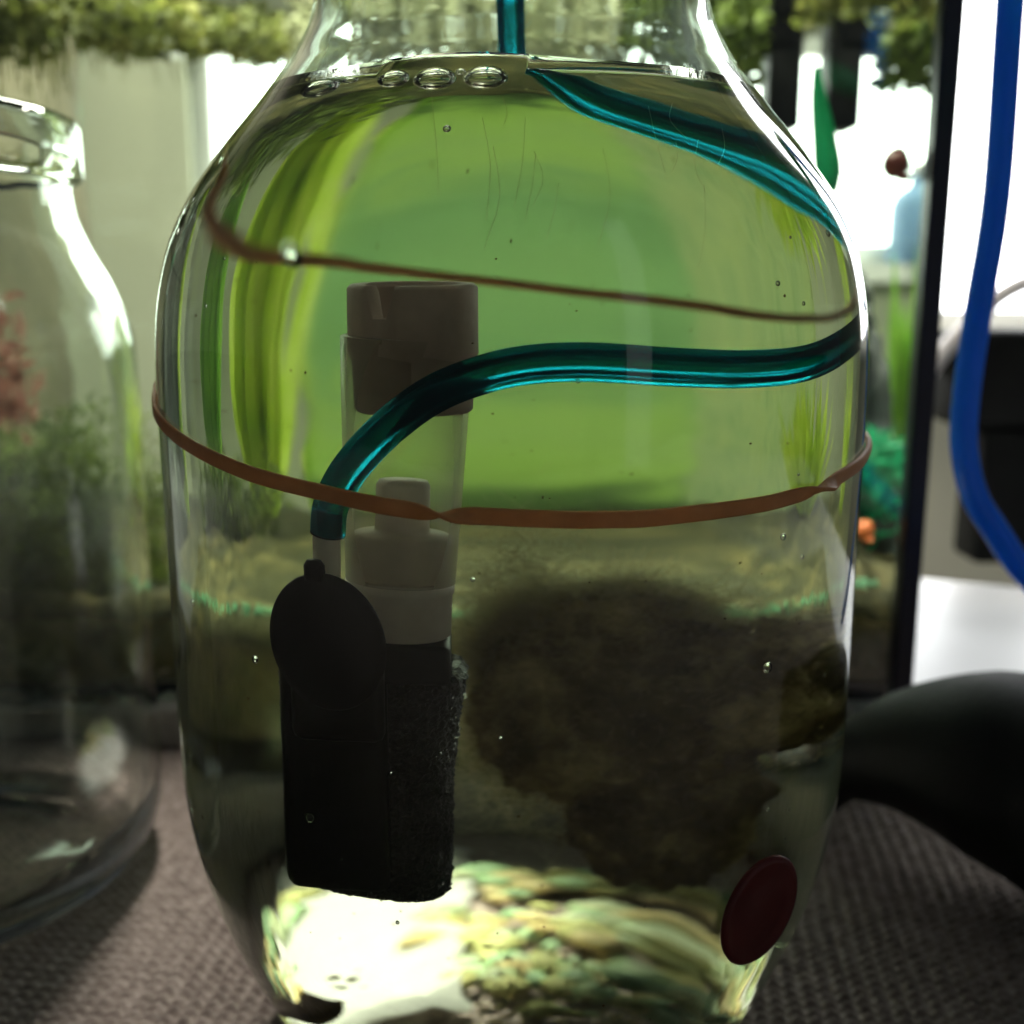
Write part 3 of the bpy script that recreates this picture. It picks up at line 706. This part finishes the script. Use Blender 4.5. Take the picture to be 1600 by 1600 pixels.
# ------------------------------------------------------------------ the sponge filter in the jar
sf = empty('sponge_filter', (-2.2, 20.6, 6.5), 'black sponge air filter with clear riser tube hanging in the large jar', 'filter')
def part(name, v, f, m, parent=None, smooth=True):
    return child_abs(mesh(name, v, f, m, smooth=smooth), sf) if parent is None else mesh(name, v, f, m, parent)
def lathe_at(prof, c, seg=48, tilt=0.0, sq=1.0):
    v, f = lathe(prof, seg); ct, st = math.cos(tilt), math.sin(tilt)
    return [(x*ct+z*st+c[0], y*sq+c[1], -x*st+z*ct+c[2]) for x, y, z in v], f
TL = 0.04
# riser tube: clear, open on top
part('riser_tube', *lathe_at([(.90, 0), (.93, .0), (1.09, 4.35), (1.02, 4.38), (.86, .02), (.90, 0)], (-1.87, 20.3, 12.85), tilt=TL), 'clear_plastic')
# plug: grey cap with a notch, pushed into the tube
v, f = lathe([(0, 0), (.90, 0), (.97, .06), (1.0, .9), (1.06, 1.0), (1.06, 2.06), (1.0, 2.12), (.80, 2.12), (.74, 2.02), (.74, 1.3), (0, 1.3)], 48)
vv = []
for x, y, z in v:
    a = math.degrees(math.atan2(y, x))
    if z > 1.6 and -135 < a < -112: z = 1.55+(z-1.6)*.1
    vv.append((x-1.60, y+20.3, z+15.95))
part('plug', vv, f, 'grey_plug')
part('nozzle', *lathe_at([(0, 0), (.82, 0), (.84, .1), (.84, .80), (.78, .86), (.48, .88), (.46, .95), (.45, 1.75), (.40, 1.84), (0, 1.84)], (-1.86, 20.3, 12.9), tilt=TL), 'white_plastic')
part('collar', *lathe_at([(0, 0), (.84, 0), (.90, .05), (.90, .82), (.93, .86), (.93, 1.02), (.86, 1.06), (0, 1.06)], (-1.92, 20.3, 11.82), tilt=TL), 'white_plastic')
el = part('elbow', *tube(smoothp([(-3.08, 18.9, 14.35), (-3.10, 18.95, 13.5), (-3.08, 19.05, 12.95), (-2.85, 19.4, 12.55), (-2.3, 20.0, 12.40)], 5), .25, 18), 'white_plastic')
part('clamp_ring', *boxm((-1.95, 20.3, 11.42), (1.86, 1.9, .74), .12, 3), 'black_plastic')
# suction cup pressed on the front glass, facing it
cn = np.array([-3.25, 18.1-24.7, 0]); cn /= np.linalg.norm(cn); cu = np.array([-cn[1], cn[0], 0])
cc = np.array([-3.25, 18.1, 12.1])-cn*.05
v, f = lathe([(0, .0), (1.0, -.03), (1.19, -.10), (1.22, -.16), (1.15, -.24), (.8, -.42), (.55, -.55), (.45, -.9), (.45, -1.3), (0, -1.3)], 56)
v = [cc+cu*x*.98+np.array([0, 0, 1])*y*1.02+cn*z-cn*(.10*(1-(x/1.2)**2)*0) for x, y, z in v]
sv, sfc = v, f
sp_ = part('suction_cup', sv, sfc, 'black_rubber')
nv = tube([cc+np.array([0, 0, 1.1])-cn*.16+cu*-.18, cc+np.array([0, 0, 1.36])-cn*.16+cu*-.19, cc+np.array([0, 0, 1.46])-cn*.16+cu*-.19], [.20, .20, .13], 14)
mesh('pull_tab', *nv, 'black_rubber', sp_)
# bracket that carries cup and sponge
part('bracket', *boxm((-3.0, 19.6, 10.9), (1.7, 1.2, 1.8), .2), 'black_plastic')
part('holder', *boxm((-3.08, 19.75, 9.25), (1.95, 1.0, 4.6), .22, 3), 'black_plastic')
# sponge: rounded block, cut slightly crooked, with open pores
def sponge():
    SG, RW = 220, 130; vs, fs = [], []
    cx, cy, z0, z1 = -2.50, 20.95, 6.75, 11.05
    def ring(z, k, t):
        out = []
        for i in range(SG):
            a = 2*PI*i/SG; c, s_ = math.cos(a), math.sin(a); e = 2/3.2
            x = math.copysign(abs(c)**e, c)*(1.52-.06*(1-t))*k; y = math.copysign(abs(s_)**e, s_)*1.45*k
            if x > 0: x += .25*max(0, t-.5)**1.2*k*2
            zz_ = z-.10*(1-t)*x
            p = np.array([x, y, zz_]); q = Vector(p*7)
            d = .045*mnoise.noise(q)+.05*mnoise.noise(q*2.1)-.05*max(0, mnoise.noise(q*3.3)-.1)
            n = np.array([c, s_, 0]); out.append((p[0]+n[0]*d+cx, p[1]+n[1]*d+cy, p[2]+d*(.8 if k < .99 else .3)))
        return out
    rows = [(z0, k, 0) for k in np.linspace(.02, .93, 34)]+[(z0+.05, .98, 0)]
    rows += [(z0+.1+(z1-z0-.2)*j/RW, 1.0, j/RW) for j in range(RW+1)]
    rows += [(z1-.05, .98, 1)]+[(z1, k, 1) for k in np.linspace(.93, .02, 34)]
    for r in rows: vs += ring(*r)
    for j in range(len(rows)-1):
        for i in range(SG): fs.append((j*SG+i, j*SG+(i+1) % SG, (j+1)*SG+(i+1) % SG, (j+1)*SG+i))
    fs.append(tuple(range(SG))[::-1]); fs.append(tuple((len(rows)-1)*SG+i for i in range(SG)))
    return vs, fs
v, f = sponge()
spg = part('sponge', v, f, 'sponge')
# air beads caught in the pores
va = np.array(v); bd = []
for k in range(700):
    p = va[rng.integers(len(va))]
    front = p[1] < 21.2
    low_ = p[2] < 7.05; ur = p[0] > -1.6 and p[2] > 9.3
    if not front or not (low_ or ur): continue
    r = rng.uniform(.012, .034); b_, f_ = ico(2); d = p-np.array([-2.5, 20.95, 8.8]); d[2] *= .3; d /= np.linalg.norm(d)
    bd.append((b_*r+p+d*r*.6+np.array([0, 0, -.6*r if low_ else 0]), f_))
o = mesh('air_bead', *join(*bd), 'bubble', spg); o['kind'] = 'stuff'

# ------------------------------------------------------------------ teal air hose
hp = smoothp([(-.10, 25.6, 34), (-.10, 25.6, 30), (-.1, 25.6, 26.5), (-.05, 25.8, 24.5), (.05, 26.2, 22.6), (.45, 26.5, 21.3), (1.1, 26.6, 20.55), (2.1, 26.8, 20.05), (3.1, 26.8, 19.6), (4.5, 26.6, 18.95), (5.7, 25.6, 18.3), (6.4, 24.0, 17.8), (6.5, 22.4, 17.4), (6.0, 20.75, 17.1), (5.1, 19.4, 16.85), (3.9, 18.55, 16.8), (2.6, 18.15, 16.86), (1.2, 18.0, 16.95), (.2, 18.0, 16.9), (-.6, 18.1, 16.7), (-1.35, 18.3, 16.35), (-2.1, 18.45, 15.75), (-2.7, 18.65, 15.05), (-3.0, 18.75, 14.45), (-3.07, 18.85, 13.95)], 6)
hs = empty('teal_hose', (0, 25, 22), 'translucent teal air hose curving through the jar water to the filter', 'hose')
cut = max(i for i, p in enumerate(hp) if p[2] > WLJ-.02 and i < 40)
def hollow(path, ro, ri, m_out, seg=24):
    v1, f1 = tube(path, ro, seg, cap=False); v2, f2 = tube(path, ri, seg, cap=False, flip=True)
    b = len(v1); fs = f1+[tuple(i+b for i in q) for q in f2]; n = len(path)
    for k in range(seg):
        k2 = (k+1) % seg
        fs.append((k2, k, b+k, b+k2)); e = (n-1)*seg; fs.append((e+k, e+k2, b+e+k2, b+e+k))
    idx = [0]*len(f1)+[1]*len(f2)+[0]*(2*seg)
    return list(v1)+list(v2), fs, idx
v, f, ix = hollow(hp[:cut+1], .315, .21, 0)
child_abs(mesh('dry_length', v, f, ['hose_air', 'hose_in'], idx=ix), hs)
v, f, ix = hollow(hp[cut:], .315, .21, 0)
child_abs(mesh('wet_length', v, f, ['hose_out', 'hose_in'], idx=ix), hs)

# ------------------------------------------------------------------ brown moss mass in the jar
mm = empty('brown_moss', (1.9, 28.2, 2.4), 'dark brown fuzzy moss mass resting at the back of the large jar', 'moss')
lobes = [((1.9, 28.0, 8.3), (2.8, 2.0, 2.7), 1), ((3.9, 27.7, 8.7), (1.6, 1.8, 1.7), 2), ((2.5, 28.6, 5.6), (1.7, 1.6, 2.2), 3), ((.6, 28.0, 8.2), (1.4, 1.6, 2.1), 4), ((1.9, 28.0, 10.2), (1.5, 1.5, .9), 5)]
def lump(c, r, s_):
    vs_, fs_ = ico(5); out = []
    for v in vs_:
        q = np.array(v); d = .93+.15*fbm(tuple(q*1.7+s_*7.31))+.08*fbm(tuple(q*7+s_))+.05*fbm(tuple(q*17+s_))
        out.append(q*np.array(r)*d+np.array(c))
    out = np.array(out); rr = np.hypot(out[:, 0]-JX, out[:, 1]-JY); k = np.minimum(1, 7.1/np.maximum(rr, 1e-6))
    out[:, 0] = JX+(out[:, 0]-JX)*k; out[:, 1] = JY+(out[:, 1]-JY)*k
    return out, fs_
JX, JY = 0.0, 24.7
parts = [lump(c, r, s_) for c, r, s_ in lobes]
child_abs(mesh('core', *join(*parts), 'moss_core'), mm)
def fibres(n, m, seed, outer=(.85, 1.12), L=(.3, .9), wid=.02, only=None):
    r = np.random.default_rng(seed); vs, fs = [], []
    for k in range(n):
        c, rad, s = lobes[r.integers(len(lobes))] if only is None else lobes[only[r.integers(len(only))]]
        d = r.standard_normal(3); d /= np.linalg.norm(d)
        p = np.array(c)+d*np.array(rad)*r.uniform(*outer)*(1+.35*fbm(tuple(d*1.7+s*7.31)))
        t = r.standard_normal(3)*.8+d*.5; t /= np.linalg.norm(t); bnd = r.standard_normal(3)*.35
        l = r.uniform(*L); sd = np.cross(t, r.standard_normal(3)); sd /= np.linalg.norm(sd)
        b = len(vs)
        for i in range(4):
            s_ = i/3; q = p+t*l*s_+bnd*l*s_*s_; ww = wid*(1-.6*s_); vs += [q-sd*ww, q+sd*ww]
        for i in range(3): fs.append((b+2*i, b+2*i+1, b+2*i+3, b+2*i+2))
    vs = np.array(vs)
    rr = np.hypot(vs[:, 0]-JX, vs[:, 1]-JY); k = np.minimum(1, 7.15/np.maximum(rr, 1e-6))
    vs[:, 0] = JX+(vs[:, 0]-JX)*k; vs[:, 1] = JY+(vs[:, 1]-JY)*k
    return vs, fs
o = child_abs(mesh('dark_fibres', *fibres(16000, 0, 5, (.85, 1.04), (.08, .30), .008), 'moss_fibre_dark'), mm); o['kind'] = 'stuff'
o = child_abs(mesh('pale_fibres', *fibres(9000, 0, 6, (.96, 1.12), (.08, .30), .006, [0, 3, 3, 4, 1, 4, 4]), 'moss_fibre'), mm); o['kind'] = 'stuff'

def fluff(n, seed):
    r = np.random.default_rng(seed); vs, fs = [], []
    for k in range(n):
        t_ = r.uniform(0, 1)
        if t_ < .55: c, rad = np.array([.1+.5*r.standard_normal(), 28.3, 8.8+1.3*r.standard_normal()]), np.array([.5, .8, .5])
        else:
            xq = 1.8+1.4*r.standard_normal(); c, rad = np.array([xq, 28.2, 10.55-.16*(xq-1.8)**2+.35*r.standard_normal()]), np.array([.4, 1.0, .35])
        d = r.standard_normal(3); d /= np.linalg.norm(d); p = c+d*rad*r.uniform(.2, 1.1)
        t = r.standard_normal(3); t /= np.linalg.norm(t); bnd = r.standard_normal(3)*.5; l = r.uniform(.15, .55)
        sd = np.cross(t, r.standard_normal(3)); sd /= np.linalg.norm(sd); b = len(vs)
        for i in range(5):
            s_ = i/4; q = p+t*l*s_+bnd*l*s_*s_; vs += [q-sd*.006, q+sd*.006]
        for i in range(4): fs.append((b+2*i, b+2*i+1, b+2*i+3, b+2*i+2))
    return np.array(vs), fs
o = child_abs(mesh('pale_fluff', *fluff(34000, 8), 'moss_fluff'), mm); o['kind'] = 'stuff'

# sediment on the floor of the jar, a flake, the red disc
vs, fs = [], []
sd_ = []
for k in range(3000):
    a = rng.uniform(0, 2*PI); d = 5.2*rng.uniform(0, 1)**.5
    x, y = d*math.cos(a), d*math.sin(a)
    if fbm((x*.5, y*.5, 1)) < (.40 if x < -.5 else -.25): continue
    r = rng.uniform(.02, .06); v, f = ico(1)
    zf = float(np.interp(d, [0, 1.3, 2.6, 3.8, 4.6, 5.3], [1.12, 1.05, .92, .85, 1.12, 1.75]))
    sd_.append((v*[r*1.5, r*1.5, r*.6]+[x+JX, y+JY, zf+r*.7], f))
tag(mesh('sediment', *join(*sd_), 'sediment'), 'yellowish sediment scattered on the floor of the large jar', 'sediment', kind='stuff')
fl = smoothp([(-3.35, 28.35, 1.75), (-3.1, 28.3, 1.62), (-2.8, 28.2, 1.45), (-2.5, 28.1, 1.38)], 4)
tag(mesh('brown_flake', *tube(fl, [.05]+[.16]*(len(fl)-2)+[.04], 8), 'flake'), 'small brown flake at the lower left of the jar floor', 'flake')

def patch_sheet():  # added sheet standing in for the bright glow at the jar base
    xs = np.linspace(-4.6, -.55, 30); ys = np.linspace(30.5, 39.6, 44); n, k = len(ys), len(xs)
    vs = [(x+.45*fbm((x*.6, y*.6, 1)), y, .30+.22*fbm((x*.7, y*.7, 4))+.10*fbm((x*2, y*2, 6))) for y in ys for x in xs]
    vs += [(x, y, max(z-.05, .02)) for x, y, z in vs]; b = n*k; fs = []
    for i in range(n-1):
        for j in range(k-1):
            q = (i*k+j, i*k+j+1, (i+1)*k+j+1, (i+1)*k+j); fs += [q, tuple(a+b for a in q[::-1])]
    tag(mesh('bright_patch_sheet', vs, fs, 'patch_sheet'), 'added white sheet making the bright patch behind the base of the large jar', 'patch_sheet')
patch_sheet()
def patch_gravel():  # added stones that give the glow at the jar base its broken look
    r = np.random.default_rng(5); vs, fs, ix = [], [], []
    for k in range(420):
        x = r.uniform(-1.2, 5.0); y = r.uniform(30.6, 37.5); q = r.uniform(.10, .30)
        if fbm((x*.6, y*.6, 2)) < -.12: continue
        v, f = blob((x, y, q*.55+r.uniform(0, .25)), (q*1.3, q, q*.7), 2, .35, 1.8, k)
        b = len(vs); vs += [tuple(p) for p in v]; fs += [tuple(i+b for i in t) for t in f]; ix += [int(r.choice([0, 1, 2], p=[.36, .40, .24]))]*len(f)
    o = mesh('patch_gravel', vs, fs, ['pebble', 'olive', 'sediment'], idx=ix)
    tag(o, 'added green and yellow gravel breaking up the bright patch behind the base of the large jar', 'gravel', kind='stuff')
patch_gravel()
r_ = np.random.default_rng(77)
for k in range(34):                         # single small bubbles clinging to the inner glass
    a = math.radians(r_.uniform(-165, -15)); z = r_.uniform(7, 21.3); q = inner_r(z); rr = r_.choice([.03, .04, .05, .07, .11], p=[.35, .3, .2, .1, .05])
    v, f = ico(2); mesh('bubble', v*rr, f, 'bubble', jw, loc=((q-rr*1.05)*math.cos(a), (q-rr*1.05)*math.sin(a), z))
v, f = ico(3); mesh('bubble', v*.15, f, 'bubble', jw, loc=(-3.6, 6.15, 17.95))
sp_s = []
for k in range(160):
    a = r_.uniform(0, 2*PI); d = 7.0*r_.uniform(0, 1)**.5; z = r_.uniform(3, 20); d = min(d, inner_r(z)-.2)
    v, f = blob((d*math.cos(a)+JX, d*math.sin(a)+JY, z), (r_.uniform(.012, .035), .015, r_.uniform(.01, .03)), 1, .4, 2, k); sp_s.append((v, f))
tag(mesh('water_specks', *join(*sp_s), 'flake'), 'tiny brown specks drifting in the water of the large jar', 'specks', kind='stuff')
th_s = []
for k in range(15):
    x = r_.uniform(-1.5, 3.6); z1_ = r_.uniform(19.6, 21.2); l = r_.uniform(.5, 1.7); y = JY-math.sqrt(max(1, (inner_r(z1_)-.35)**2-x*x)); y2 = JY-math.sqrt(max(1, (inner_r(z1_-l)-.35)**2-x*x))
    th_s.append(tube(smoothp([(x, y, z1_), (x+r_.uniform(-.15, .15), (y+y2)/2, z1_-l*.5), (x+r_.uniform(-.25, .25), y2, z1_-l)], 4), .003, 5))
tag(mesh('algae_threads', *join(*th_s), 'moss_fluff'), 'fine pale algae threads hanging inside the shoulder of the large jar', 'algae', kind='stuff')
def red_disc():
    z0 = 6.7; r0 = 7.55; a = math.radians(-53)
    n = np.array([math.cos(math.radians(-62)), math.sin(math.radians(-62)), -.05]); n /= np.linalg.norm(n)
    u = np.cross([0, 0, 1], n); u /= np.linalg.norm(u); v_ = np.cross(n, u)
    c = np.array([JX+(r0+.16)*math.cos(a), JY+(r0+.16)*math.sin(a), z0])
    v, f = lathe([(0, -.08), (.76, -.08), (.84, -.03), (.85, .03), (.81, .08), (.74, .09), (.68, .07), (.4, .12), (0, .15)], 44)
    ro = math.radians(-20)
    out = []
    for x, y, z in v:
        y *= 1.32; x, y = x*math.cos(ro)-y*math.sin(ro), x*math.sin(ro)+y*math.cos(ro)
        out.append(c+u*x+v_*y+n*z)
    tag(mesh('red_disc', out, f, 'red'), 'dark red oval disc stuck to the lower right of the large jar', 'disc')
red_disc()

# ------------------------------------------------------------------ the spare jar on the left (empty, wide mouth)
o_ = smoothp([(0, .45), (3, .35), (4.8, .02), (5.6, .10), (6.3, .6), (6.75, 1.5), (6.9, 3), (6.95, 8), (7.0, 13), (7.02, 15.8), (6.9, 17.0), (6.5, 18.2), (5.95, 19.3), (5.6, 20.2), (5.5, 20.9), (5.5, 21.1)], 5)
rm = [(5.75, 21.2), (5.86, 21.35), (5.88, 22.6), (5.80, 22.85), (5.62, 22.95), (5.42, 22.85), (5.35, 22.6)]
i_ = smoothp([(5.22, 22.2), (5.2, 20.9), (5.3, 20.1), (5.66, 19.2), (6.2, 18.1), (6.6, 16.9), (6.72, 15.8), (6.70, 13), (6.65, 8), (6.6, 3.2), (6.4, 2.0), (5.9, 1.2), (5.2, .95), (3, 1.05), (0, 1.1)], 5)
v, f = lathe(o_+rm+i_, 128)
tag(mesh('spare_jar', v, f, 'jar_glass2', loc=(-18.2, 31.6, 0)), 'empty clear wide mouth jar at the left edge', 'jar')
